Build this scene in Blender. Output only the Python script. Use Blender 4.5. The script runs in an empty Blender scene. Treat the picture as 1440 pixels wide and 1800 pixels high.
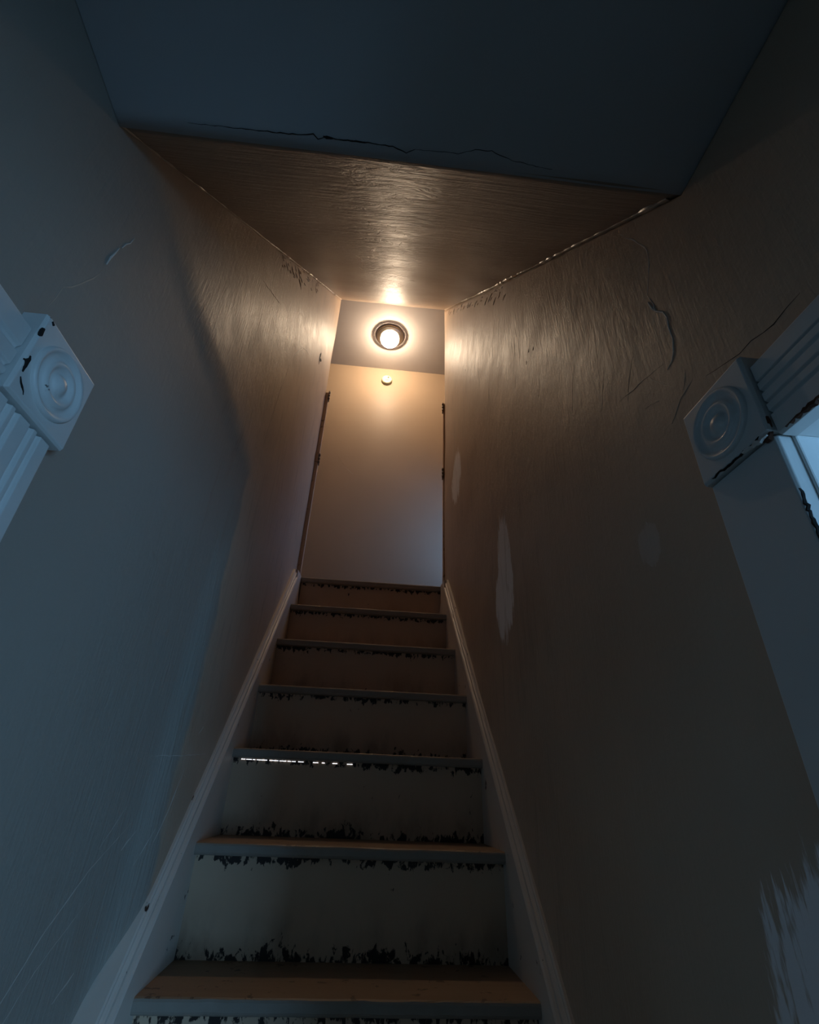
import bpy, bmesh, math, random
from mathutils import Vector, Matrix, noise

C = bpy.context.scene.collection
scn = bpy.context.scene

# ---------------------------------------------------------------- camera, world, lights, exposure
cam_d = bpy.data.cameras.new('camera'); cam = bpy.data.objects.new('camera', cam_d); C.objects.link(cam)
cam_d.sensor_fit = 'HORIZONTAL'; cam_d.sensor_width = 36; cam_d.lens = 852.3/1440*36; cam_d.clip_start = .01
rt = Vector((0.99470928, -0.09634685, 0.03564726)); up = Vector((-0.07899309, -0.49550158, 0.86500767)); fw = Vector((0.06567749, 0.86324705, 0.50049076))
M = Matrix((rt, up, -fw)).transposed().to_4x4(); M.translation = Vector((0, 0, 1.507))
cam.matrix_world = M
scn.camera = cam
scn.view_settings.view_transform = 'Standard'; scn.view_settings.look = 'None'
scn.view_settings.gamma = 1; scn.view_settings.exposure = 0; scn.view_settings.use_curve_mapping = False

w = bpy.data.worlds.new('world'); scn.world = w; w.use_nodes = True
w.node_tree.nodes['Background'].inputs[0].default_value = (.16, .42, .75, 1)
w.node_tree.nodes['Background'].inputs[1].default_value = .1

P_LAMP, P_RIGHT, P_LEFT, P_TOP = 45.0, 76.0, 2.5, 4.5
def area(name, loc, target, sx, sy, power, col, spread=180):
    d = bpy.data.lights.new(name, 'AREA'); d.shape = 'RECTANGLE'; d.size = sx; d.size_y = sy
    d.energy = power; d.color = col; d.spread = math.radians(spread)
    o = bpy.data.objects.new(name, d); C.objects.link(o); o.location = loc
    o.rotation_euler = (Vector(target)-Vector(loc)).to_track_quat('-Z', 'Y').to_euler(); return o
DAY = (.28, .60, 1.0)
# daylight arriving through the windows of the rooms either side and of the upper landing
area('window_daylight', (1.85, -1.74, 1.0), (1.85, -1., 1.05), 1.1, 1.1, P_RIGHT, DAY)
area('window_daylight', (-2.72, -.5, 1.3), (-1.7, -.5, 1.3), 1.0, 1.3, P_LEFT, DAY)
area('window_daylight', (.83, 2.92, 3.2), (.5, 2.92, 3.3), .40, .8, P_TOP, (.25, .5, 1.0))

# ---------------------------------------------------------------- materials
def mat(name, col, rough=.5, metal=0, build=None, spec=.5):
    m = bpy.data.materials.new(name); m.use_nodes = True; nt = m.node_tree
    b = nt.nodes['Principled BSDF']
    b.inputs['Base Color'].default_value = (*col, 1); b.inputs['Roughness'].default_value = rough
    b.inputs['Metallic'].default_value = metal; b.inputs['Specular IOR Level'].default_value = spec
    if build: build(nt, b)
    return m
class G:                                     # tiny node helper
    def __init__(s, nt): s.nt = nt; s.n = nt.nodes; s.l = nt.links
    def put(s, sock, v):
        if hasattr(v, 'links') or isinstance(v, bpy.types.NodeSocket): s.l.new(v, sock)
        else: sock.default_value = v
    def math(s, op, a, b=0., c=0., clamp=False):
        n = s.n.new('ShaderNodeMath'); n.operation = op; n.use_clamp = clamp
        for i, v in enumerate((a, b, c)): s.put(n.inputs[i], v)
        return n.outputs[0]
    def pos(s): return s.n.new('ShaderNodeNewGeometry').outputs['Position']
    def obj(s): return s.n.new('ShaderNodeTexCoord').outputs['Object']
    def sep(s, v):
        n = s.n.new('ShaderNodeSeparateXYZ'); s.l.new(v, n.inputs[0]); return n.outputs
    def scale(s, v, sc, loc=(0, 0, 0), rot=(0, 0, 0)):
        n = s.n.new('ShaderNodeMapping'); s.l.new(v, n.inputs[0]); n.inputs['Scale'].default_value = sc
        n.inputs['Location'].default_value = loc; n.inputs['Rotation'].default_value = rot; return n.outputs[0]
    def noise(s, v, sc=1., det=3., rough=.5, dist=0.):
        n = s.n.new('ShaderNodeTexNoise'); s.l.new(v, n.inputs['Vector']); n.inputs['Scale'].default_value = sc
        n.inputs['Detail'].default_value = det; n.inputs['Roughness'].default_value = rough; n.inputs['Distortion'].default_value = dist
        return n.outputs['Fac']
    def ramp(s, v, a, b, lo=0., hi=1.):
        n = s.n.new('ShaderNodeMapRange'); s.put(n.inputs[0], v); n.interpolation_type = 'SMOOTHSTEP'
        for i, x in enumerate((a, b, lo, hi)): n.inputs[i+1].default_value = x
        return n.outputs[0]
    def mix(s, f, a, b):
        n = s.n.new('ShaderNodeMix'); n.data_type = 'RGBA'; s.put(n.inputs[0], f)
        s.put(n.inputs[6], a if not isinstance(a, tuple) else (*a, 1)); s.put(n.inputs[7], b if not isinstance(b, tuple) else (*b, 1))
        return n.outputs[2]
    def bump(s, h, strength, dist=.01, prev=None):
        n = s.n.new('ShaderNodeBump'); s.put(n.inputs['Height'], h); n.inputs['Strength'].default_value = strength
        n.inputs['Distance'].default_value = dist
        if prev is not None: s.l.new(prev, n.inputs['Normal'])
        return n.outputs[0]
    def patch(s, y, z, cy, cz, ry, rz, nz):          # ragged ellipse mask, 1 inside
        a = s.math('POWER', s.math('ABSOLUTE', s.math('DIVIDE', s.math('SUBTRACT', y, cy), ry)), 2.)
        b = s.math('POWER', s.math('ABSOLUTE', s.math('DIVIDE', s.math('SUBTRACT', z, cz), rz)), 2.)
        d = s.math('ADD', s.math('ADD', a, b), nz)
        return s.ramp(d, .85, 1.15, 1., 0.)

WALL = (.50, .375, .275)
def wall_build(kind):
    def f(nt, b):
        g = G(nt); p = g.pos(); x, y, z = g.sep(p)
        st = g.noise(g.scale(p, (130, 130, 13) if kind != 'soffit' else (8, 110, 110)), 1., 4., .6, .3)       # brush strokes
        fine = g.noise(g.scale(p, (160, 160, 30) if kind != 'soffit' else (25, 160, 160)), 1., 2.)
        blob = g.noise(p, 9., 5., .6)
        big = g.noise(p, 2.2, 3., .5)
        col = g.mix(g.ramp(big, .35, .7), tuple(c*1.04 for c in WALL), (WALL[0]*.93, WALL[1]*.90, WALL[2]*.88))
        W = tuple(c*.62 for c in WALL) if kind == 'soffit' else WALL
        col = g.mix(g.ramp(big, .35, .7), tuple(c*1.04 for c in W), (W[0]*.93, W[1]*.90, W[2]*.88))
        rough = g.math('ADD', g.math('MULTIPLY', blob, .2), .38)
        if kind == 'right':
            nz = g.math('MULTIPLY', g.math('SUBTRACT', g.noise(g.scale(p, (50, 70, 9)), 1., 4., .7), .5), 2.4)
            m = g.patch(y, z, 2.17, 3.01, .12, .15, nz)
            for a in ((1.435, 2.14, .075, .20), (1.49, 2.05, .06, .12), (.50, 1.20, .135, .26)):
                m = g.math('MAXIMUM', m, g.patch(y, z, *a, nz))
            soft = g.patch(y, z, .65, 1.86, .028, .035, nz)
            m = g.math('ADD', m, g.math('MULTIPLY', soft, .2), clamp=True)
            col = g.mix(m, col, (.86, .82, .80)); rough = g.mix(m, rough, (.85, .85, .85))
        if kind == 'left':                              # daylit zone painted in: cooler, flatter grey up to the daylight's edge
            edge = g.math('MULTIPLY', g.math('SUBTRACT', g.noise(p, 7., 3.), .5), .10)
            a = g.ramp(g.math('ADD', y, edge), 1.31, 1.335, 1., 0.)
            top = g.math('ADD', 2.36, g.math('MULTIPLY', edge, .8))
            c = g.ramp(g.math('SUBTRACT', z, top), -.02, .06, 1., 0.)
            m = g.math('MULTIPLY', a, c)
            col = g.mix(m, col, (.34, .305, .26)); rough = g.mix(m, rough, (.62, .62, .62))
        streak = g.ramp(g.noise(g.scale(p, (26, 26, 3.5)), 1., 5., .65, .4), .50, .72)
        if kind != 'soffit': col = g.mix(g.math('MULTIPLY', streak, g.ramp(y, .7, 1.3, 0., .45)), col, tuple(c*.6 for c in WALL))
        nt.links.new(col, b.inputs['Base Color'])
        g.put(b.inputs['Roughness'], rough)
        fade = g.ramp(y, .5, 1.5, .22, 1. if kind == 'right' else 1.5) if kind != 'soffit' else .8
        n = g.bump(g.math('MULTIPLY', st, fade), .9, .0022)
        n = g.bump(fine, .2, .001, n)
        n = g.bump(blob, .25, .006, n)
        if kind == 'soffit':                            # blistered, dribbled paint down the middle
            c = g.ramp(g.math('ABSOLUTE', g.math('ADD', x, .02)), .03, .17, 1., 0.)
            rip = g.noise(g.scale(p, (14, 26, 26)), 1., 5., .65, 1.2)
            n = g.bump(g.math('MULTIPLY', g.ramp(rip, .36, .62), c), .5, .003, n)
        if kind == 'right':
            c = g.math('MULTIPLY', g.ramp(y, .4, .6), g.ramp(z, 2.0, 2.3))
            rip = g.noise(g.scale(p, (30, 30, 9), rot=(.5, 0, 0)), 1., 5., .6, 1.5)
            n = g.bump(g.math('MULTIPLY', g.ramp(rip, .35, .62), c), .2, .0016, n)
        nt.links.new(n, b.inputs['Normal'])
    return f
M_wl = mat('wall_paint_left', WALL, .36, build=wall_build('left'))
M_wr = mat('wall_paint_right', WALL, .36, build=wall_build('right'))
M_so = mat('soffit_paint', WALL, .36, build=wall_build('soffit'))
def plain_build(col, sc=6., amt=.06, bs=.15):
    def f(nt, b):
        b.inputs['Specular IOR Level'].default_value = .35
        g = G(nt); p = g.pos(); n = g.noise(p, sc, 4.)
        nt.links.new(g.mix(n, tuple(c*(1+amt) for c in col), tuple(c*(1-amt) for c in col)), b.inputs['Base Color'])
        nt.links.new(g.bump(g.noise(p, 45., 4.), bs, .003), b.inputs['Normal'])
    return f
def plain(name, col, rough=.5, **k): return mat(name, col, rough, build=plain_build(col, **k))
M_bk = plain('landing_wall_paint', (.40, .30, .21), .50, bs=.06, sc=3.)
M_ce = plain('landing_ceiling_paint', (.38, .35, .335), .6, bs=.06)
M_low = plain('lower_ceiling_paint', (.42, .42, .42), .7, sc=3.)
M_room = plain('side_room_plaster', (.55, .53, .50), .8)
M_floor = plain('worn_floor_boards', (.16, .12, .09), .6)
M_dark = mat('dark_gap', (.012, .009, .007), .9)
M_raw = plain('bare_plaster_edge', (.72, .66, .60), .5)
M_caulk = plain('thick_paint_seam', (.50, .40, .31), .33)
M_scuff = plain('scuffed_paint', (.55, .50, .45), .6)
def chipped(name, col, under, rough, thr=.66, stretch=(30, 30, 30), grooves=False):
    def f(nt, b):
        g = G(nt); p = g.pos()
        ch = g.ramp(g.noise(g.scale(p, stretch), 1., 5., .62, .4), thr, thr+.03)
        base = g.mix(g.noise(p, 8., 4.), tuple(c*1.05 for c in col), tuple(c*.9 for c in col))
        nt.links.new(g.mix(ch, base, under), b.inputs['Base Color'])
        n = g.bump(g.noise(g.scale(p, (60, 12, 12)), 1., 4.), .18, .003)
        nt.links.new(g.bump(ch, -.5, .0015, n), b.inputs['Normal'])
    return mat(name, col, rough, build=f)
M_trim = chipped('cream_gloss_trim', (.66, .65, .62), (.035, .022, .015), .4, .70)
M_skirt = chipped('worn_cream_skirting', (.66, .58, .50), (.05, .03, .02), .42, .665, (40, 18, 18))
M_jamb = chipped('white_gloss_jamb', (.80, .79, .76), (.04, .03, .025), .4, .72)
M_post = chipped('dark_stained_post', (.60, .42, .28), (.25, .18, .12), .5, .62)
def riser_build(nt, b):
    g = G(nt); p = g.pos(); o = g.obj(); ox, oy, oz = g.sep(o)
    nz = g.noise(g.scale(p, (60, 60, 34)), 1., 5., .62, .5)
    nz2 = g.noise(g.scale(p, (7, 7, 7)), 1., 3.)
    top = g.ramp(oz, .168, .199, 0., .245)                  # grime under the nosing
    bot = g.ramp(oz, .0, .055, .26, 0.)                    # and above the tread
    big = g.ramp(nz2, .3, .7, -.05, .05)
    v = g.math('ADD', g.math('ADD', g.math('ADD', nz, top), bot), big)
    mk = g.ramp(v, .70, .76)
    col = g.mix(g.noise(p, 6., 4.), (.68, .49, .34), (.57, .40, .27))
    kick = g.math('MULTIPLY', g.ramp(oz, 0., .15, 1., 0.), g.ramp(g.noise(g.scale(p, (9, 9, 4)), 1., 5., .6), .42, .68))
    col = g.mix(g.math('MULTIPLY', kick, .55), col, (.11, .075, .05))
    nt.links.new(g.mix(mk, col, (.022, .014, .010)), b.inputs['Base Color'])
    n = g.bump(g.noise(g.scale(p, (14, 14, 70)), 1., 3.), .12, .003)
    nt.links.new(g.bump(mk, -.5, .0015, n), b.inputs['Normal'])
M_riser = mat('scuffed_riser_paint', (.4, .35, .3), .55, build=riser_build)
def tread_build(nt, b):
    g = G(nt); p = g.pos(); o = g.obj(); ox, oy, oz = g.sep(o)
    nz = g.noise(g.scale(p, (30, 30, 30)), 1., 5., .62)
    nt_ = g.sep(g.n.new('ShaderNodeNewGeometry').outputs['Normal'])[2]
    topf = g.ramp(nt_, .4, .8)
    brown = g.mix(g.noise(g.scale(p, (3, 40, 40)), 1., 4.), (.33, .225, .14), (.23, .15, .09))   # browner, grained upward faces
    paint = g.mix(nz, (.36, .31, .26), (.29, .245, .20))
    chips = g.math('MULTIPLY', g.ramp(nz, .60, .64), g.ramp(oz, -.022, -.034))
    paint = g.mix(chips, paint, (.03, .018, .012))
    edge = g.math('MULTIPLY', g.ramp(nz, .62, .66), .8)
    nt.links.new(g.mix(topf, paint, g.mix(edge, brown, (.07, .04, .025))), b.inputs['Base Color'])
    nt.links.new(g.bump(nz, .2, .003), b.inputs['Normal'])
M_tread = mat('worn_stair_tread', (.4, .35, .3), .5, build=tread_build)
M_pan = mat('brushed_nickel_pan', (.38, .33, .28), .38, 1)
M_rim = mat('polished_glass_ring', (.85, .78, .68), .15, .3)
M_det = plain('ivory_plastic', (.66, .64, .44), .45, bs=.02)
M_detd = plain('ivory_plastic_side', (.34, .31, .18), .5, bs=.02)
M_slot = mat('detector_vent_slot', (.16, .14, .07), .7)
M_iron = plain('rusty_hinge_iron', (.16, .10, .06), .5)
M_cer = plain('lamp_socket_ceramic', (.8, .78, .72), .4)
M_wood = plain('raw_lath_wood', (.09, .035, .018), .7)
def emis(name, col, st):
    m = bpy.data.materials.new(name); m.use_nodes = True; nt = m.node_tree; nt.nodes.clear()
    e = nt.nodes.new('ShaderNodeEmission'); e.inputs[0].default_value = (*col, 1); e.inputs[1].default_value = st
    o = nt.nodes.new('ShaderNodeOutputMaterial'); nt.links.new(e.outputs[0], o.inputs[0]); return m
M_bulb = emis('lit_bulb', (1, .78, .52), 30)
M_sliver = emis('painted_gap_glow', (.9, .93, 1.), 1.3)  # emission standing in for light showing below a nosing
def glassy(name, tint, trans, emit=0.):
    m = bpy.data.materials.new(name); m.use_nodes = True; nt = m.node_tree; nt.nodes.clear(); g = G(nt)
    t = nt.nodes.new('ShaderNodeBsdfTransparent'); t.inputs[0].default_value = (*tint, 1)
    d = nt.nodes.new('ShaderNodeBsdfTranslucent'); d.inputs[0].default_value = (*tint, 1)
    gl = nt.nodes.new('ShaderNodeBsdfGlossy'); gl.inputs['Roughness'].default_value = .15
    a = nt.nodes.new('ShaderNodeMixShader'); a.inputs[0].default_value = trans
    nt.links.new(t.outputs[0], a.inputs[1]); nt.links.new(d.outputs[0], a.inputs[2])
    b = nt.nodes.new('ShaderNodeMixShader'); b.inputs[0].default_value = .08
    nt.links.new(a.outputs[0], b.inputs[1]); nt.links.new(gl.outputs[0], b.inputs[2])
    o = nt.nodes.new('ShaderNodeOutputMaterial'); nt.links.new(b.outputs[0], o.inputs[0]); return m
def lit_glass():
    m = glassy('pressed_glass', (1, .93, .82), .55); nt = m.node_tree; g = G(nt)
    o = [n for n in nt.nodes if n.type == 'OUTPUT_MATERIAL'][0]; src = o.inputs[0].links[0].from_socket
    e = nt.nodes.new('ShaderNodeEmission'); e.inputs[0].default_value = (1, .80, .58, 1)
    nt.links.new(g.ramp(g.noise(g.scale(g.obj(), (30, 30, 30)), 1., 3., .6, 2.), .35, .65, .15, 1.1), e.inputs[1])
    a = nt.nodes.new('ShaderNodeAddShader'); nt.links.new(src, a.inputs[0]); nt.links.new(e.outputs[0], a.inputs[1]); nt.links.new(a.outputs[0], o.inputs[0]); return m
M_glass = lit_glass()
M_pane = glassy('window_glass', (.95, .98, 1), .02)

# ---------------------------------------------------------------- helpers
def obj(name, verts, faces, m, parent=None, loc=(0, 0, 0), smooth=False, bevel=0):
    me = bpy.data.meshes.new(name); me.from_pydata([tuple(v) for v in verts], [], faces); me.update()
    bm = bmesh.new(); bm.from_mesh(me); bmesh.ops.recalc_face_normals(bm, faces=bm.faces)
    if smooth:
        for f in bm.faces: f.smooth = True
    bm.to_mesh(me); bm.free()
    o = bpy.data.objects.new(name, me); C.objects.link(o); me.materials.append(m); o.location = loc
    if parent is not None: o.parent = parent
    if bevel:
        b = o.modifiers.new('bevel', 'BEVEL'); b.width = bevel; b.segments = 2; b.limit_method = 'ANGLE'
    return o
def boxdata(a, b):
    (x0, y0, z0), (x1, y1, z1) = a, b
    v = [(x0, y0, z0), (x1, y0, z0), (x1, y1, z0), (x0, y1, z0), (x0, y0, z1), (x1, y0, z1), (x1, y1, z1), (x0, y1, z1)]
    return v, [(0, 3, 2, 1), (4, 5, 6, 7), (0, 1, 5, 4), (1, 2, 6, 5), (2, 3, 7, 6), (3, 0, 4, 7)]
def box(name, a, b, m, parent=None, **k): return obj(name, *boxdata(a, b), m, parent, **k)
def boxes(name, lst, m, parent=None, **k):
    V, F = [], []
    for a, b in lst:
        v, f = boxdata(a, b); n = len(V); V += v; F += [tuple(i+n for i in q) for q in f]
    return obj(name, V, F, m, parent, **k)
def struct(o): o['kind'] = 'structure'; return o
def empty(name, loc=(0, 0, 0)):
    o = bpy.data.objects.new(name, None); C.objects.link(o); o.location = loc; return o
def thing(name, loc, label, cat, group=None):
    o = empty(name, loc); o['label'] = label; o['category'] = cat
    if group: o['group'] = group
    return o
def sweep(name, prof, path, frame, m, parent=None, **k):
    """closed 2D profile (a,b) swept along path; frame(i)-> (A,B) vectors"""
    V, F = [], []; n = len(prof)
    for i, p in enumerate(path):
        A, B = frame(i)
        for a, b in prof: V.append(Vector(p)+A*a+B*b)
    for i in range(len(path)-1):
        for j in range(n):
            F.append((i*n+j, i*n+(j+1) % n, (i+1)*n+(j+1) % n, (i+1)*n+j))
    F.append(tuple(range(n))); F.append(tuple(range((len(path)-1)*n, len(path)*n)))
    return obj(name, V, F, m, parent, **k)
def lathe(name, prof, m, parent=None, loc=(0, 0, 0), axis='Z', seg=48, ripple=0):
    V, F = [], []
    for r, h in prof:
        for s in range(seg):
            a = 2*math.pi*s/seg; rr = r*(1+(ripple*math.cos(a*24) if ripple else 0))
            c, d = rr*math.cos(a), rr*math.sin(a)
            V.append({'Z': (c, d, h), 'X': (h, c, d), 'Y': (c, h, d)}[axis])
    for i in range(len(prof)-1):
        for s in range(seg):
            F.append((i*seg+s, i*seg+(s+1) % seg, (i+1)*seg+(s+1) % seg, (i+1)*seg+s))
    return obj(name, V, F, m, parent, loc=loc, smooth=True)
def resample(pts, step, jit, seed):
    rnd = random.Random(seed); out = []; pts = [Vector(p) for p in pts]
    for a, b in zip(pts, pts[1:]):
        n = max(1, int((b-a).length/step))
        for i in range(n):
            q = a.lerp(b, i/n)
            if i or not out: q = q+Vector((rnd.uniform(-jit, jit) for _ in range(3)))
            out.append(q)
    out.append(pts[-1]); return out
def flat_resample(pts, step, jit, seed, nrm):
    base = resample(pts, step, 0, seed); rnd = random.Random(seed); out = []
    for i, p in enumerate(base):
        d = Vector((rnd.uniform(-jit, jit) for _ in range(3))); d -= nrm*d.dot(nrm)
        out.append(p+d if 0 < i < len(base)-1 else p)
    return out
def dense(pts, step=.015):
    return [(p.x, p.y) for p in resample([(a, b, 0) for a, b in pts], step, 0, 0)]
def ribbon(name, pts, nrm, width, h, m, parent=None, seed=1, jit=.002, step=.012, taper=True, ragged=.5, lift=None):
    """a low ragged ridge lying on a surface whose outward normal is nrm"""
    h = h if lift else max(min(h, (.05 if m in (M_wl, M_wr) else .11)*width), .0003)
    nrm = Vector(nrm).normalized(); pts = flat_resample(pts, step, jit, seed, nrm); rnd = random.Random(seed+9)
    V, F = [], []; N = len(pts)
    for i, p in enumerate(pts):
        t = (pts[min(i+1, N-1)]-pts[max(i-1, 0)]).normalized(); s = t.cross(nrm).normalized()
        k = (math.sin(math.pi*(i+.4)/(N-.2))**.6 if taper else 1)*(1-ragged+2*ragged*rnd.random()*.8)
        p = p-nrm*(p.dot(nrm)-Vector(pts[0]).dot(nrm))*0
        ww = width*k/2
        V += [p-s*ww-nrm*.002, p-s*ww*.45+nrm*h*k, p+s*ww*.45+nrm*h*k, p+s*ww-nrm*.002]
    for i in range(N-1):
        for j in range(4): F.append((i*4+j, i*4+(j+1) % 4, i*4+4+(j+1) % 4, i*4+4+j))
    F += [(0, 1, 2, 3), (N*4-4, N*4-3, N*4-2, N*4-1)]
    return obj(name, V, F, m, parent)

# ---------------------------------------------------------------- dimensions (metres, floor of the lobby = 0)
Y0, Z0, RUN, RISE = 1.3085, 1.150, .2115, .23      # nosing of the lowest visible step
YU, ZU, YB = 2.56, 4.90, 3.254                     # top of the stairwell, landing ceiling, landing back wall
ZL = Z0+6*RISE                                     # landing level 2.53
YS, ZC = .366, 2.325                               # where the sloping soffit starts
YBK = -.75
DY0, DZ = -.62, 1.850
DLY, DRY = .405, .364                              # far jambs of the two doorways
TH = .13
def ceil_z(y): return ZC if y <= YS else ZC+(y-YS)/(YU-YS)*(ZU-ZC)
def sst(a, b, v): t = min(1, max(0, (v-a)/(b-a))); return t*t*(3-2*t)
def xl(y, z):
    n = noise.noise(Vector((y*1.6, z*1.6, 3.1)))*.005+noise.noise(Vector((y*6, z*6, 1.7)))*.0014
    x = -.414-.009*sst(1.4, YU, y)
    e = noise.noise(Vector((y*4, z*4, 8)))*.04
    m = sst(1.36+e, 1.29+e, y) if False else 1-sst(1.20+e, 1.345+e, y)
    k = m*(1-sst(2.33+e*.6, 2.43+e*.6, z))*sst(.25, 1.15, y)
    x -= k*(.006+.014*max(0, 1.32-y)+.02*max(0, 2.36-z)*sst(.5, 1., y))  # setback shaped to hold lamplight off the daylit zone
    return x+n*sst(.45, .7, y)
def xr(y, z):
    n = noise.noise(Vector((y*1.5, z*1.5, 13.1)))*.006+noise.noise(Vector((y*6, z*6, 11.7)))*.0015
    return .431-.019*sst(1.2, YU+.1, y)+n*sst(.5, .75, y)

def side_wall(name, fx, sgn, dfar, m):
    ys = sorted(set([round(YBK+.02*i, 4) for i in range(int((YU-YBK)/.02)+1) if min(abs(YBK+.02*i-v) for v in (YU, DY0, dfar, YS)) > .006]+[YU, DY0, dfar, YS]))
    V, F = [], []
    N1, N2 = 70, 100; NZ = N1+N2
    for y in ys:
        zt = ceil_z(y)
        for j in range(NZ+1):
            z = DZ*j/N1 if j < N1 else DZ+(zt-DZ)*(j-N1)/N2
            V.append((fx(y, z), y, z))
    for c, (a, b) in enumerate(zip(ys, ys[1:])):
        hole = a >= DY0-1e-6 and b <= dfar+1e-6
        i, k = c*(NZ+1), (c+1)*(NZ+1)
        for j in range(N1 if hole else 0, NZ): F.append((i+j, k+j, k+j+1, i+j+1) if sgn < 0 else (i+j, i+j+1, k+j+1, k+j))
    me = bpy.data.meshes.new(name); me.from_pydata(V, [], F); me.update()
    for p in me.polygons: p.use_smooth = True
    o = bpy.data.objects.new(name, me); C.objects.link(o); me.materials.append(m)
    s = o.modifiers.new('thick', 'SOLIDIFY'); s.thickness = TH; s.offset = -1
    return struct(o)
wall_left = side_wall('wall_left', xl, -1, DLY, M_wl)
wall_right = side_wall('wall_right', xr, 1, DRY, M_wr)

# floor, back wall, lower ceiling, soffit
floor = struct(box('floor', (-2.6, -1.7, -.06), (2.6, 1.3, 0), M_floor))
wall_back = struct(box('wall_back', (-.56, YBK-.1, 0), (.56, YBK, 2.34), M_room))
NX = 40
def slab(name, ys, zf, m, thick=.08, x0=-.50, x1=.50, jit=.002):
    V, F = [], []
    for y in ys:
        for i in range(NX+1):
            x = x0+(x1-x0)*i/NX
            V.append((x, y, zf(x, y)+noise.noise(Vector((x*5, y*5, 5)))*jit))
    for r in range(len(ys)-1):
        for i in range(NX): a = r*(NX+1)+i; F.append((a, a+NX+1, a+NX+2, a+1))
    me = bpy.data.meshes.new(name); me.from_pydata(V, [], F); me.update()
    for p in me.polygons: p.use_smooth = True
    o = bpy.data.objects.new(name, me); C.objects.link(o); me.materials.append(m)
    s = o.modifiers.new('thick', 'SOLIDIFY'); s.thickness = thick; s.offset = -1
    if me.polygons[0].normal.z > 0: me.flip_normals()
    return struct(o)
tilt = lambda x, y: ZC+.004+.010*x
ceiling = slab('ceiling', [YBK-.1+(YS+.004-YBK+.1)*i/50 for i in range(51)], tilt, M_low)
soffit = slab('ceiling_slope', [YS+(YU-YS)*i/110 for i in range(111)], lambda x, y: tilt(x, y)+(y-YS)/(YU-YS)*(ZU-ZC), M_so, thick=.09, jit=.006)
soffit.name = 'ceiling_stairs'
landing_ceiling = struct(box('ceiling_landing', (-1.6, YU-.10, ZU+.006), (.70, YB+.1, ZU+.10), M_ce))
wall_far = struct(box('wall_far', (-1.6, YB, ZL-.1), (.70, YB+.1, ZU+.006), M_bk))
floor_landing = struct(box('floor_landing', (-1.6, YU+.045, ZL-.16), (.70, YB, ZL), M_floor))
wf = struct(boxes('wall_front', [((-1.6, YU-.12, ZL-.16), (-.55, YU, ZU+.006)), ((.55, YU-.12, ZL-.16), (.80, YU, ZU+.006))], M_bk))
wle = struct(box('wall_west', (-1.7, YU-.12, ZL-.16), (-1.6, YB+.1, ZU+.1), M_bk))
# landing end wall with its window
wr2 = struct(boxes('wall_east', [((.70, YU, ZL-.16), (.80, YB+.1, 2.75)), ((.70, YU, 3.65), (.80, YB+.1, ZU+.1)),
                                ((.70, YU, 2.75), (.80, 2.68, 3.65)), ((.70, 3.16, 2.75), (.80, YB+.1, 3.65))], M_bk))
def window(n, x0, x1, ya, yb, za, zb):
    r = struct(empty(f'window_{n}', ((x0+x1)/2, (ya+yb)/2, za))); L = Vector(r.location); f = .035
    u = 0 if x1-x0 > yb-ya else 1                       # which axis runs along the glass
    lo, hi = ((x0, x1), (ya, yb))[u]; d0, d1 = ((ya, yb), (x0, x1))[u]
    def q(u0, u1, e0, e1, z0, z1):
        a, b = ((u0, e0, z0), (u1, e1, z1)) if u == 0 else ((e0, u0, z0), (e1, u1, z1))
        return Vector(a)-L, Vector(b)-L
    zm = (za+zb)/2
    boxes('window_frame', [q(lo, lo+f, d0, d1, za, zb), q(hi-f, hi, d0, d1, za, zb), q(lo+f, hi-f, d0, d1, za, za+f), q(lo+f, hi-f, d0, d1, zb-f, zb), q(lo+f, hi-f, d0, d1, zm-.015, zm+.015)], M_jamb, r)
    m_ = (d0+d1)/2
    box('window_pane', *q(lo+f, hi-f, m_-.002, m_+.002, za+f, zb-f), M_pane, r)
    return r
window(1, .735, .785, 2.68, 3.16, 2.75, 3.65)

# side rooms (what the doorways open on to)
def wall_x(name, y0, y1, x0, x1, wx0, wx1, wz0, wz1):       # wall across X with a window hole
    struct(boxes(name, [((x0, y0, 0), (wx0, y1, 2.32)), ((wx1, y0, 0), (x1, y1, 2.32)), ((wx0, y0, 0), (wx1, y1, wz0)), ((wx0, y0, wz1), (wx1, y1, 2.32))], M_room))
wall_x('wall_right_room', -1.7, -1.6, .565, 2.6, 1.30, 2.4, .45, 1.55)
struct(boxes('wall_right_room_side', [((2.5, -1.6, 0), (2.6, 1.3, 2.32)), ((.565, 1.2, 0), (2.5, 1.3, 2.32))], M_room))
struct(box('ceiling_right_room', (.565, -1.7, 2.32), (2.6, 1.3, 2.40), M_room))
struct(boxes('wall_left_room', [((-2.6, -1.7, 0), (-2.5, -1., 2.32)), ((-2.6, 0, 0), (-2.5, 1.3, 2.32)), ((-2.6, -1., 0), (-2.5, 0, .7)), ((-2.6, -1, 1.95), (-2.5, 0, 2.32)),
    ((-2.5, -1.7, 0), (-.55, -1.6, 2.32)), ((-2.5, 1.2, 0), (-.55, 1.3, 2.32))], M_room))
struct(box('ceiling_left_room', (-2.6, -1.7, 2.32), (-.55, 1.3, 2.40), M_room))
window(2, 1.30, 2.4, -1.68, -1.62, .45, 1.55)
window(3, -2.58, -2.52, -1.0, 0., .70, 1.95)

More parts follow.
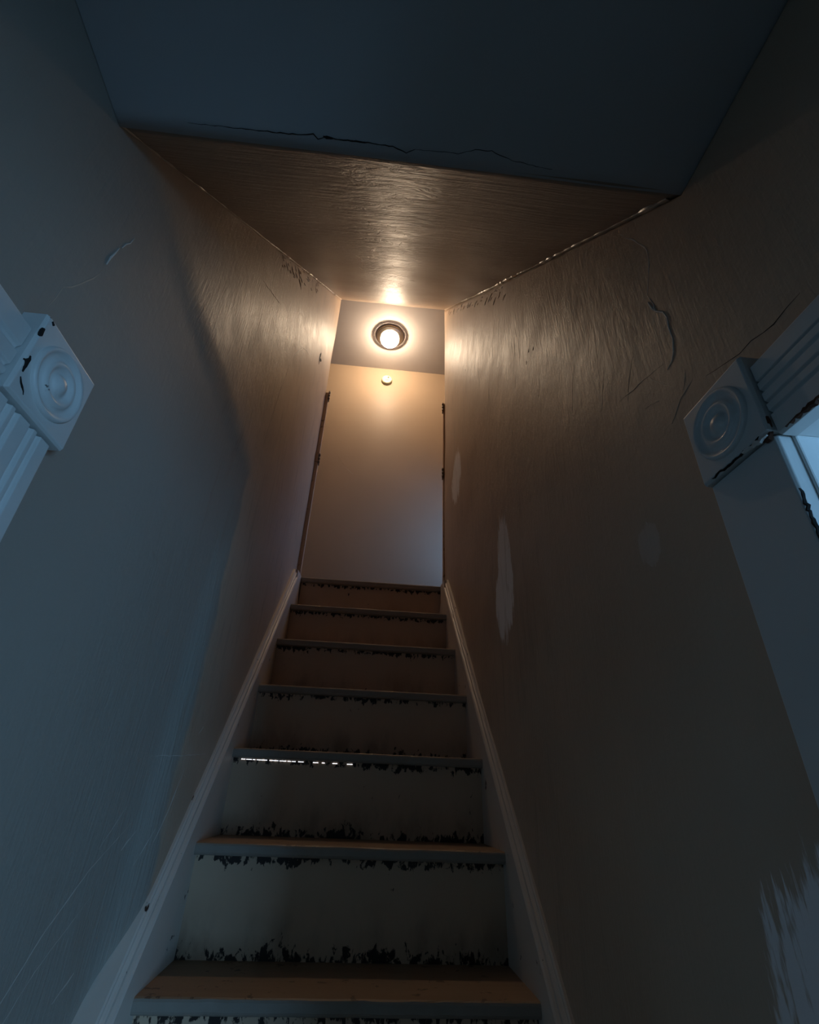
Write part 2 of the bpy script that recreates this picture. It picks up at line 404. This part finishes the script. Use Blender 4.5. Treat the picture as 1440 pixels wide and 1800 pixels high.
# ---------------------------------------------------------------- door casings
def fluted(width, th, grooves, depth=.004):
    """profile across the board: a = along board width, b = out of the wall"""
    p = [(0, 0), (0, th-.003), (.003, th)]
    for g0, gw in grooves:
        p += [(g0-gw/2, th), (g0-gw/4, th-depth), (g0, th-depth*1.2), (g0+gw/4, th-depth), (g0+gw/2, th)]
    return p+[(width-.003, th), (width, th-.003), (width, 0)]
def door(n, s, xw, dy, zr, fl_v, fl_h, th=.020):
    """s=+1 right wall (faces -X), -1 left wall (faces +X)"""
    r = struct(empty(f'door_{n}', (xw, dy, 0))); L = Vector((xw, dy, 0)); out = Vector((-s, 0, 0))
    wv, wh = (.107, .100) if s > 0 else (.098, .092)
    # far and near casings stand beside the opening
    for y_in, d in ((dy, 1), (DY0, -1)):
        sweep('side_casing', fluted(wv, th, fl_v), [Vector((0, y_in-dy, 0)), Vector((0, y_in-dy, DZ-.002))],
              lambda i, d=d: (Vector((0, d, 0)), out), M_trim, r, bevel=.001)
    sweep('head_casing', fluted(wh, th, fl_h), [Vector((0, DY0-dy+.0, DZ-.006)), Vector((0, -.004, DZ-.006))],
          lambda i: (Vector((0, 0, 1)), out), M_trim, r, bevel=.001)
    # bullseye corner blocks
    for yc in (dy+.053, DY0-.053):
        c = Vector((xw, yc, DZ+.056))-L; h = .0555; t = .028
        f = [c+Vector((-s*t, a*h*.96, b*h*.96)) for a, b in ((-1, -1), (1, -1), (1, 1), (-1, 1))]
        g = [c+Vector((-s*(t-.004), a*h, b*h)) for a, b in ((-1, -1), (1, -1), (1, 1), (-1, 1))]
        k = [c+Vector((s*.002, a*h, b*h)) for a, b in ((-1, -1), (1, -1), (1, 1), (-1, 1))]
        V = f+g+k; F = [(0, 1, 2, 3), (8, 9, 10, 11)]
        for i in range(4): F += [(i, (i+1) % 4, 4+(i+1) % 4, 4+i), (4+i, 4+(i+1) % 4, 8+(i+1) % 4, 8+i)]
        cb = obj('corner_block', V, F, M_trim, r, bevel=.0012)
        pr = [(.0445, -.001), (.044, .0025), (.0415, .0055), (.038, .0035), (.035, .0005), (.031, .0000), (.028, .0025), (.0245, .0060), (.021, .0045), (.018, .0010), (.0145, .0005), (.012, .0030), (.0085, .0060), (.004, .0080), (.0001, .0085)]
        ro = lathe('bullseye_rosette', [(a, -s*b) for a, b in pr], M_trim, cb, loc=c+Vector((-s*t, 0, 0)), axis='X')
    # jamb lining the opening
    x0, x1 = (xw-xw-.002*s, xw+s*(TH+.01)-xw)
    xa, xb = min(x0, x1), max(x0, x1)
    box('side_jamb', (xa, -.004, 0), (xb, 0.001, DZ), M_jamb, r, bevel=.002)
    box('side_jamb', (xa, DY0-dy-.001, 0), (xb, DY0-dy+.018, DZ), M_jamb, r, bevel=.002)
    box('head_jamb', (xa, DY0-dy+.018, DZ-.005), (xb, -.004, DZ+.001), M_jamb, r, bevel=.002)
    return r
door_right = door(1, 1, .431, DRY, 0, [], [(.030, .006), (.044, .005), (.060, .006), (.074, .004)])
door_left = door(2, -1, -.414, DLY, 0, [(.020, .008), (.034, .008), (.060, .008), (.074, .008)], [(.018, .008), (.032, .008), (.058, .010)])
# open, broken joints in the trim
def gap(parent, pts, w_, nrm, seed, m=M_dark):
    L = parent.matrix_world.translation if False else Vector(parent.location)
    ribbon('open_joint', [Vector(p)-L for p in pts], nrm, w_, .0008, m, parent, seed=seed, jit=.0015, step=.004, ragged=.5)
XF = -.414+.0285
gap(door_left, [(XF, .405, 1.940), (XF, .404, 1.928)], .007, (1, 0, 0), 1)
gap(door_left, [(XF, .4075, 1.900), (XF, .409, 1.878)], .007, (1, 0, 0), 2)
gap(door_left, [(XF, .410, 1.872), (XF, .424, 1.859)], .004, (1, 0, 0), 3)
gap(door_left, [(XF, .409, 1.957), (XF, .413, 1.955)], .007, (1, 0, 0), 4)
XG = .431-.0285
gap(door_right, [(XG+.004, .361, 1.870), (XG+.004, .368, 1.846), (XG+.004, .380, 1.850)], .009, (-1, 0, 0), 5, M_wood)
gap(door_right, [(XG+.008, .350, 1.8465), (XG+.008, .318, 1.8475), (XG+.008, .270, 1.847)], .007, (-1, 0, 0), 6, M_wood)
gap(door_right, [(XG, .375, 1.853), (XG, .40, 1.8505), (XG, .455, 1.8515)], .003, (-1, 0, 0), 7)
gap(door_right, [(XG+.008, .3635, 1.78), (XG+.008, .3645, 1.70)], .0045, (-1, 0, 0), 8)
gap(door_right, [(XG+.008, .3635, 1.64), (XG+.008, .3640, 1.60)], .005, (-1, 0, 0), 9)
ribbon('paint_drip_seam', [Vector(p)-Vector(door_right.location) for p in ((XG, .405, 1.8515), (XG, .366, 1.8475))], (-1, 0, 0), .006, .003, M_raw, door_right, seed=12, step=.004)

# ---------------------------------------------------------------- staircase
st = thing('staircase', (0, Y0, 0), 'steep narrow wooden staircase with scuffed cream risers climbing between two walls', 'staircase')
XLI, XRI = -.392, .408
for k in range(-4, 7):
    yn, zt = Y0+k*RUN, Z0+k*RISE
    yb = yn+RUN+.03 if k < 6 else YU+.05
    # tread with rounded nosing: profile in (y,z)
    t = .027
    prof = [(0.0, -.006), (.002, -.002), (.006, 0), (yb-yn, 0), (yb-yn, -t), (.006, -t), (.002, -t+.003), (0, -t+.007)]
    V, F = [], []; n = len(prof); NS = 40
    rnd = random.Random(k+50)
    for i in range(NS+1):
        x = XLI+(XRI-XLI)*i/NS; j = noise.noise(Vector((x*14, k*3.3, 0)))*.0022; j2 = noise.noise(Vector((x*30, k*3.3, 4)))*.0015
        for q, (a, b) in enumerate(prof):
            V.append((x, a+(j if q in (0, 1, 2, 5, 6, 7) else 0), b+(j2 if q in (0, 7, 6, 1) else 0)))
    for i in range(NS):
        for q in range(n): F.append((i*n+q, i*n+(q+1) % n, (i+1)*n+(q+1) % n, (i+1)*n+q))
    F += [tuple(range(n)), tuple(range(NS*n, NS*n+n))]
    obj('tread', V, F, M_tread, st, loc=(0, yn-Y0, zt))
    rz = zt-RISE
    if k > -5:
        riser = box('riser', (XLI, 0, 0), (XRI, .018, RISE-t), M_riser, st, loc=(0, yn+.026-Y0, rz))
    if k == 2:  # glowing slivers imitate a bright line of light; no gap is cut
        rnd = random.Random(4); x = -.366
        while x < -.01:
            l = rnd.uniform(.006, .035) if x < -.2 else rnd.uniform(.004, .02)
            box('glow_sliver', (x, -.0012, RISE-t-.0045-(x+.37)*.004), (x+l, .003, RISE-t-.0022-(x+.37)*.004), M_sliver, riser)
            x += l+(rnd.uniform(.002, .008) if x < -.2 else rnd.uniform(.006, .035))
# skirting boards up both walls
def skirt(nm, xw, s, label_m):
    sl = RISE/RUN; a = math.atan(sl)
    H = .128                                          # height of top edge above the nosing line
    def zt(y): return Z0+(y-Y0)*sl+H
    path = []
    ys = [.46+(2.452-.46)*i/60 for i in range(61)]
    prof = [(-.05, 0), (.006, 0), (.009, -.003), (.009, -.008), (.0125, -.011), (.0165, -.013), (.0175, -.018), (.0165, -.022), (.0135, -.024), (.0145, -.027),
            (.021, -.030), (.0245, -.034), (.0245, -.33), (-.05, -.33)]
    V, F = [], []; n = len(prof); up_ = Vector((0, -math.sin(a), math.cos(a)))
    for y in ys:
        for q, (p, h) in enumerate(prof):
            xx = xw(y)+s*p+(noise.noise(Vector((y*20, q*5, s)))*.0012 if 0 < q < 11 else 0)
            hh = h+(noise.noise(Vector((y*26, q*3, 7)))*.0012 if 0 < q < 11 else 0)
            yy = y-math.sin(a)*hh; V.append((xx, yy, zt(y)+math.cos(a)*hh))
    # close the top with an upright end
    F = []
    for i in range(len(ys)-1):
        for q in range(n): F.append((i*n+q, i*n+(q+1) % n, (i+1)*n+(q+1) % n, (i+1)*n+q))
    F += [tuple(range(n)), tuple(range((len(ys)-1)*n, len(ys)*n))]
    r = struct(obj(nm, V, F, M_skirt))
    # plain end piece from the peak to the landing edge
    y1 = 2.448; z1 = zt(y1)
    poly = [(y1, z1), (YU+.02, ZL+.004), (YU+.02, ZL-.16), (y1, ZL-.16)]
    x0, x1 = sorted((xw(y1)-s*.02, xw(y1)+s*.0235))
    x0, x1 = (xw(y1)-s*.004, xw(y1)+s*.022)
    V = [(x0, y, z) for y, z in poly]+[(x1, y, z) for y, z in poly]
    obj('skirting_end', V, [(0, 1, 2, 3), (4, 5, 6, 7)]+[(i, (i+1) % 4, 4+(i+1) % 4, 4+i) for i in range(4)], M_skirt, r, bevel=.0015)
    return r
skirt('baseboard_left', lambda y: -.414-.004*sst(1.4, YU, y), 1, None)
skirt('baseboard_right', lambda y: .431-.019*sst(1.2, YU+.1, y), -1, None)

# ---------------------------------------------------------------- landing corner posts with hinge remains
def corner_strip(n, xa, xb, hz, ztop):
    r = struct(empty(f'trim_{n}', ((xa+xb)/2, YU, ZL))); L = Vector(r.location)
    box('stop_board', Vector((xa, YU+.001, ZL))-L, Vector((xb, YU+.028, ztop))-L, M_post, r, bevel=.002)
    for z in hz:
        s = 1 if xa < 0 else -1; xe = xb if xa < 0 else xa
        box('hinge', Vector((min(xe, xe+s*.006), YU-.004, z-.04))-L, Vector((max(xe, xe+s*.006), YU+.02, z+.04))-L, M_iron, r, bevel=.001)
        for q in (-.026, 0, .026):
            lathe('hinge_knuckle', [(.0001, -.012), (.006, -.010), (.007, 0), (.006, .010), (.0001, .012)], M_iron, r, loc=Vector((xe+s*.004, YU-.004, z+q))-L, seg=10)
corner_strip(1, -.430, -.401, (3.87, 3.33), 3.90)
corner_strip(2, .403, .424, (3.86, 3.30), 3.90)

# ---------------------------------------------------------------- seams, cracks and scuffs
def rb(parent, name, pts, nrm, w_, h, m, seed, **k): return ribbon(name, pts, nrm, w_, h, m, parent, seed=seed, **k)
# lumpy painted seam where the walls meet the sloping ceiling
def seam(parent, fx, s, seed, ya, yb_, w0):
    rnd = random.Random(seed); pts = []; V, F = [], []
    N = int((yb_-ya)/.006)
    for i in range(N+1):
        y = ya+(yb_-ya)*i/N; z = ceil_z(y)+.004+.010*fx(y, 2.3)
        r = w0*(.35+1.3*abs(noise.noise(Vector((y*22, seed, 0))))+1.1*rnd.random()*sst(.6, 1.4, y))
        c = Vector((fx(y, z), y, z))
        dn = Vector((0, 0, -1)); inn = Vector((s, 0, 0))
        V += [c-inn*.004+dn*r*1.6, c+inn*r*.35+dn*r*.9, c+inn*r*.9+dn*r*.55, c+inn*r*1.5-dn*.006, c-inn*.006-dn*.006]
    for i in range(N):
        for j in range(5): F.append((i*5+j, i*5+(j+1) % 5, i*5+5+(j+1) % 5, i*5+5+j))
    obj('painted_seam', V, F, M_caulk, parent)
seam(wall_left, xl, 1, 3, .37, 2.55, .0048)
seam(wall_right, xr, -1, 5, .39, 2.55, .0048)
# loose paint hanging in flakes below the seam
def flakes(parent, fx, s, seed, ya, yb_, n, drop, m=M_caulk):
    rnd = random.Random(seed)
    for i in range(n):
        y = rnd.uniform(ya, yb_); z = ceil_z(y)-rnd.uniform(.01, drop)
        l = rnd.uniform(.012, .045); x = fx(y, z)
        a = rnd.uniform(-.3, .5)
        ribbon('paint_flake', [Vector((x, y, z)), Vector((fx(y+l*.5, z), y+l*.5, z+l*.5*a+.004)), Vector((fx(y+l, z), y+l, z+l*a+.01))], (s, 0, 0), .006, .0028, M_raw if i % 2 else m, parent, seed=seed+i, jit=.0015, step=.006, lift=1)
flakes(wall_left, xl, 1, 20, 1.08, 1.75, 34, .09)
flakes(wall_right, xr, -1, 60, 1.15, 2.35, 44, .075)
# cracks, right wall
X = .431
def onr(pts, off=0): return [(xr(y, z)-off, y, z) for y, z in dense(pts)]
def onl(pts, off=0): return [(xl(y, z)+off, y, z) for y, z in dense(pts)]
rb(wall_right, 'plaster_crack', onr([(.518, 2.481), (.488, 2.413), (.462, 2.336), (.476, 2.293), (.495, 2.258)]), (-1, 0, 0), .0045, .001, M_raw, 31, jit=.002)
rb(wall_right, 'plaster_crack', onr([(.495, 2.258), (.484, 2.206), (.470, 2.148), (.484, 2.107), (.503, 2.09)]), (-1, 0, 0), .0045, .0012, M_raw, 32, jit=.005, lift=1)
rb(wall_right, 'loose_plaster', onr([(.498, 2.245), (.492, 2.222), (.487, 2.205)]), (-1, 0, 0), .007, .0022, M_raw, 36, jit=.002, lift=1)
rb(wall_right, 'plaster_crack', onr([(.507, 2.107), (.562, 2.125), (.635, 2.147)]), (-1, 0, 0), .0045, .0025, M_caulk, 33)
rb(wall_right, 'plaster_crack', onr([(.466, 2.029), (.496, 2.024), (.527, 2.002)]), (-1, 0, 0), .005, .002, M_caulk, 34)
rb(wall_right, 'plaster_crack', onr([(.291, 1.984), (.329, 1.981), (.362, 1.991), (.38, 1.994), (.409, 2.002), (.44, 2.013)]), (-1, 0, 0), .0028, .0012, M_dark, 35)
for i, p in enumerate([[(.56, 2.20), (.60, 2.16), (.62, 2.10)], [(.66, 2.26), (.70, 2.18)], [(.75, 2.42), (.80, 2.35), (.82, 2.28)], [(.54, 2.06), (.575, 2.075)], [(.95, 2.6), (1.0, 2.5)],
                       [(.50, 2.05), (.53, 2.085), (.545, 2.12)], [(.47, 2.06), (.485, 2.03)]]):
    rb(wall_right, 'plaster_crack', onr(p), (-1, 0, 0), .003, .0014, M_caulk, 40+i, jit=.004)
# trowel arcs in the skim coat
for i in range(9):
    y0 = 1.15+.085*i; z0 = 3.02+.055*i; rr = .30-.012*i
    pts = [(y0+rr*.35*math.sin(a), z0+rr*math.cos(a)-.15) for a in [(.1+.14*q) for q in range(9)]]
    rb(wall_right, 'trowel_mark', onr(pts), (-1, 0, 0), .0035, .0006, M_wr, 70+i, jit=.001, ragged=.2)
rnd = random.Random(77)
for i in range(14):
    y0 = rnd.uniform(1.0, 1.9); z0 = 2.75+(y0-1.0)*.75+rnd.uniform(-.12, .16); l = rnd.uniform(.05, .16)
    rb(wall_right, 'trowel_mark', onr([(y0, z0), (y0+rnd.uniform(-.05, .05), z0-l)]), (-1, 0, 0), .003, .0007, M_wr, 90+i, jit=.0015)
for i, (y, z) in enumerate(((1.02, 2.72), (.985, 2.69), (1.05, 2.70), (1.9, 3.55))):
    rb(wall_right, 'nail_hole', onr([(y, z), (y+.008, z-.008)]), (-1, 0, 0), .006, .0008, M_dark, 110+i, step=.003)
# left wall
rb(wall_left, 'gouge', onl([(2.13, 3.81), (2.112, 3.765), (2.115, 3.70), (2.19, 3.715)][:3]), (1, 0, 0), .05, .001, M_dark, 120, jit=.002, ragged=.3)
rb(wall_left, 'gouge', onl([(2.12, 3.745), (2.18, 3.80)]), (1, 0, 0), .03, .001, M_dark, 121, jit=.002)
rb(wall_left, 'curved_scratch', onl([(1.517, 3.106), (1.586, 3.223), (1.66, 3.325), (1.74, 3.40), (1.805, 3.44)]), (1, 0, 0), .006, .0015, M_raw, 122, jit=.0005, ragged=.1)
rb(wall_left, 'plaster_crack', onl([(.49, 2.25), (.482, 2.219), (.478, 2.205)]), (1, 0, 0), .003, .001, M_raw, 123, lift=1)
rb(wall_left, 'plaster_crack', onl([(.474, 2.198), (.472, 2.18), (.468, 2.149)]), (1, 0, 0), .004, .0014, M_raw, 124, lift=1)
rb(wall_left, 'plaster_crack', onl([(.467, 2.14), (.465, 2.125), (.455, 2.09), (.43, 2.04), (.425, 2.0)]), (1, 0, 0), .003, .002, M_caulk, 125)
rb(wall_left, 'plaster_crack', onl([(.993, 2.876), (1.094, 2.952), (1.211, 3.043)]), (1, 0, 0), .003, .0006, M_dark, 126)
rb(wall_left, 'wall_joint', onl([(1.50, 3.05), (1.43, 2.80), (1.40, 2.60), (1.385, 2.45)]), (1, 0, 0), .004, .0012, M_caulk, 127)
for i, (p, w_) in enumerate((([(.86, 1.19), (.911, 1.237), (.982, 1.302), (1.08, 1.372), (1.205, 1.437)], .0035), ([(1.09, 1.40), (1.15, 1.46)], .003), ([(1.093, 1.20), (1.141, 1.225)], .006),
                       ([(1.295, 1.396), (1.33, 1.46), (1.369, 1.539)], .004), ([(1.19, 1.39), (1.23, 1.42)], .005), ([(1.2, 1.555), (1.35, 1.565), (1.54, 1.58)], .003), ([(1.42, 1.62), (1.45, 1.64)], .005),
                       ([(.90, 1.18), (1.0, 1.26), (1.12, 1.33)], .002), ([(1.25, 1.36), (1.29, 1.42)], .003))):
    rb(wall_left, 'scuff_mark', onl(p), (1, 0, 0), w_, .0006, M_scuff, 130+i, jit=.001, ragged=.4)
# lower ceiling crack
cr = [(-.315, .354), (-.226, .353), (-.153, .352), (-.136, .348), (-.13, .355), (-.116, .349), (-.104, .352), (-.062, .351), (-.02, .352), (.001, .358), (.013, .352), (.047, .351), (.077, .351), (.101, .343), (.126, .342), (.159, .351), (.204, .355), (.30, .360)]
rb(ceiling, 'ceiling_crack', [(x, y, tilt(x, y)) for x, y in cr[:9]], (0, 0, -1), .0022, .0008, M_dark, 150, jit=.0006, step=.006)
rb(ceiling, 'ceiling_crack', [(x, y, tilt(x, y)) for x, y in cr[5:11]], (0, 0, -1), .0035, .0010, M_dark, 151, jit=.0006, step=.006)
rb(ceiling, 'ceiling_crack', [(x, y, tilt(x, y)) for x, y in cr[9:]], (0, 0, -1), .0014, .0006, M_dark, 152, jit=.0006, step=.006)
rb(ceiling, 'ceiling_crack', [(-.122, .350, tilt(-.1, .35)), (-.108, .352, tilt(-.1, .35))], (0, 0, -1), .006, .0012, M_dark, 153, jit=.0006, step=.004)
# blisters and drips down the middle of the sloping ceiling
nso = Vector((0, (ZU-ZC), -(YU-YS))).normalized()
def sof(x, y): return Vector((x, y, tilt(x, y)+(y-YS)/(YU-YS)*(ZU-ZC)+noise.noise(Vector((x*5, y*5, 5)))*.006))
rnd = random.Random(9)
for i in range(26):
    y = .60+1.4*rnd.random()**.8; x = -.02+rnd.gauss(0, .02+.012*y); l = rnd.uniform(.02, .08)
    rb(soffit, 'paint_drip', [sof(x, y), sof(x+rnd.uniform(-.006, .006), y+l*.5), sof(x+rnd.uniform(-.01, .01), y+l)], nso, .004, .0018, M_so, 160+i, jit=.001)
for i, (p, mm) in enumerate((([(-.145, 1.02), (-.13, 1.06), (-.131, 1.11)], M_raw), ([(-.15, 1.20), (-.142, 1.24)], M_raw), ([(.06, 1.36), (.085, 1.38)], M_dark), ([(-.075, .66), (-.073, .668)], M_dark), ([(-.035, .80), (-.031, .81)], M_dark))):
    rb(soffit, 'paint_chip', [sof(*q) for q in p], nso, .004, .0015, mm, 200+i, step=.005)
# landing wall crack
rb(wall_far, 'plaster_crack', [(-.381, YB, 3.903), (-.311, YB, 3.80), (-.27, YB, 3.768), (-.213, YB, 3.715)], (0, -1, 0), .007, .002, M_bk, 210, jit=.002)
rb(wall_far, 'plaster_crack', [(-.311, YB, 3.772), (-.26, YB, 3.735), (-.213, YB, 3.694)], (0, -1, 0), .008, .003, M_caulk, 211, jit=.002)

# ---------------------------------------------------------------- ceiling light and smoke detector
LX, LY, LZ = -.012, 2.87, ZU+.006
lt = thing('ceiling_light', (LX, LY, LZ), 'round flush ceiling light with glowing clear glass shade over the upper landing', 'ceiling light')
lathe('metal_pan', [(.0001, 0), (.128, 0), (.134, -.004), (.134, -.012), (.122, -.020), (.100, -.026), (.094, -.030), (.090, -.026), (.0001, -.024)], M_pan, lt)
lathe('glass_shade', [(.089, -.026), (.092, -.045), (.090, -.065), (.080, -.085), (.062, -.100), (.038, -.110), (.016, -.114), (.0001, -.115)], M_glass, lt, ripple=.012)
lathe('shade_rim', [(.0885, -.046), (.0955, -.044), (.0975, -.049), (.0955, -.054), (.0885, -.052), (.0885, -.046)], M_rim, lt)
lathe('lamp_socket', [(.0001, -.024), (.020, -.024), (.020, -.040), (.014, -.044), (.0001, -.044)], M_cer, lt, seg=20)
lathe('bulb', [(.0001, -.040), (.010, -.042), (.012, -.050), (.019, -.064), (.021, -.076), (.018, -.088), (.014, -.096), (.0001, -.098)], M_bulb, lt, seg=24)
lt.scale = (.86, .86, .9)
pl = bpy.data.lights.new('bulb_light', 'POINT'); pl.energy = P_LAMP; pl.color = (1, .82, .65); pl.shadow_soft_size = .007
po = bpy.data.objects.new('bulb_light', pl); C.objects.link(po); po.location = (LX, LY, LZ-.096)

sd = thing('smoke_detector', (-.01, YB, 4.750), 'small round ivory smoke detector high on the landing wall below the ceiling light', 'smoke detector')
lathe('detector_base', [(.0001, 0), (.047, 0), (.048, -.004), (.048, -.016), (.046, -.020), (.0001, -.020)], M_detd, sd, axis='Y')
lathe('detector_cover', [(.046, -.018), (.0465, -.024), (.044, -.030), (.036, -.0325), (.0001, -.034)], M_det, sd, axis='Y')
lathe('test_button', [(.007, -.033), (.007, -.0365), (.005, -.0375), (.0001, -.0375)], M_slot, sd, loc=(.012, 0, .018), axis='Y', seg=16)
for q in range(5):
    a = -.5+.25*q
    box('vent_slot', (-.012+q*.006-.001, -.0345, -.022), (-.012+q*.006+.001, -.0325, -.006), M_slot, sd)
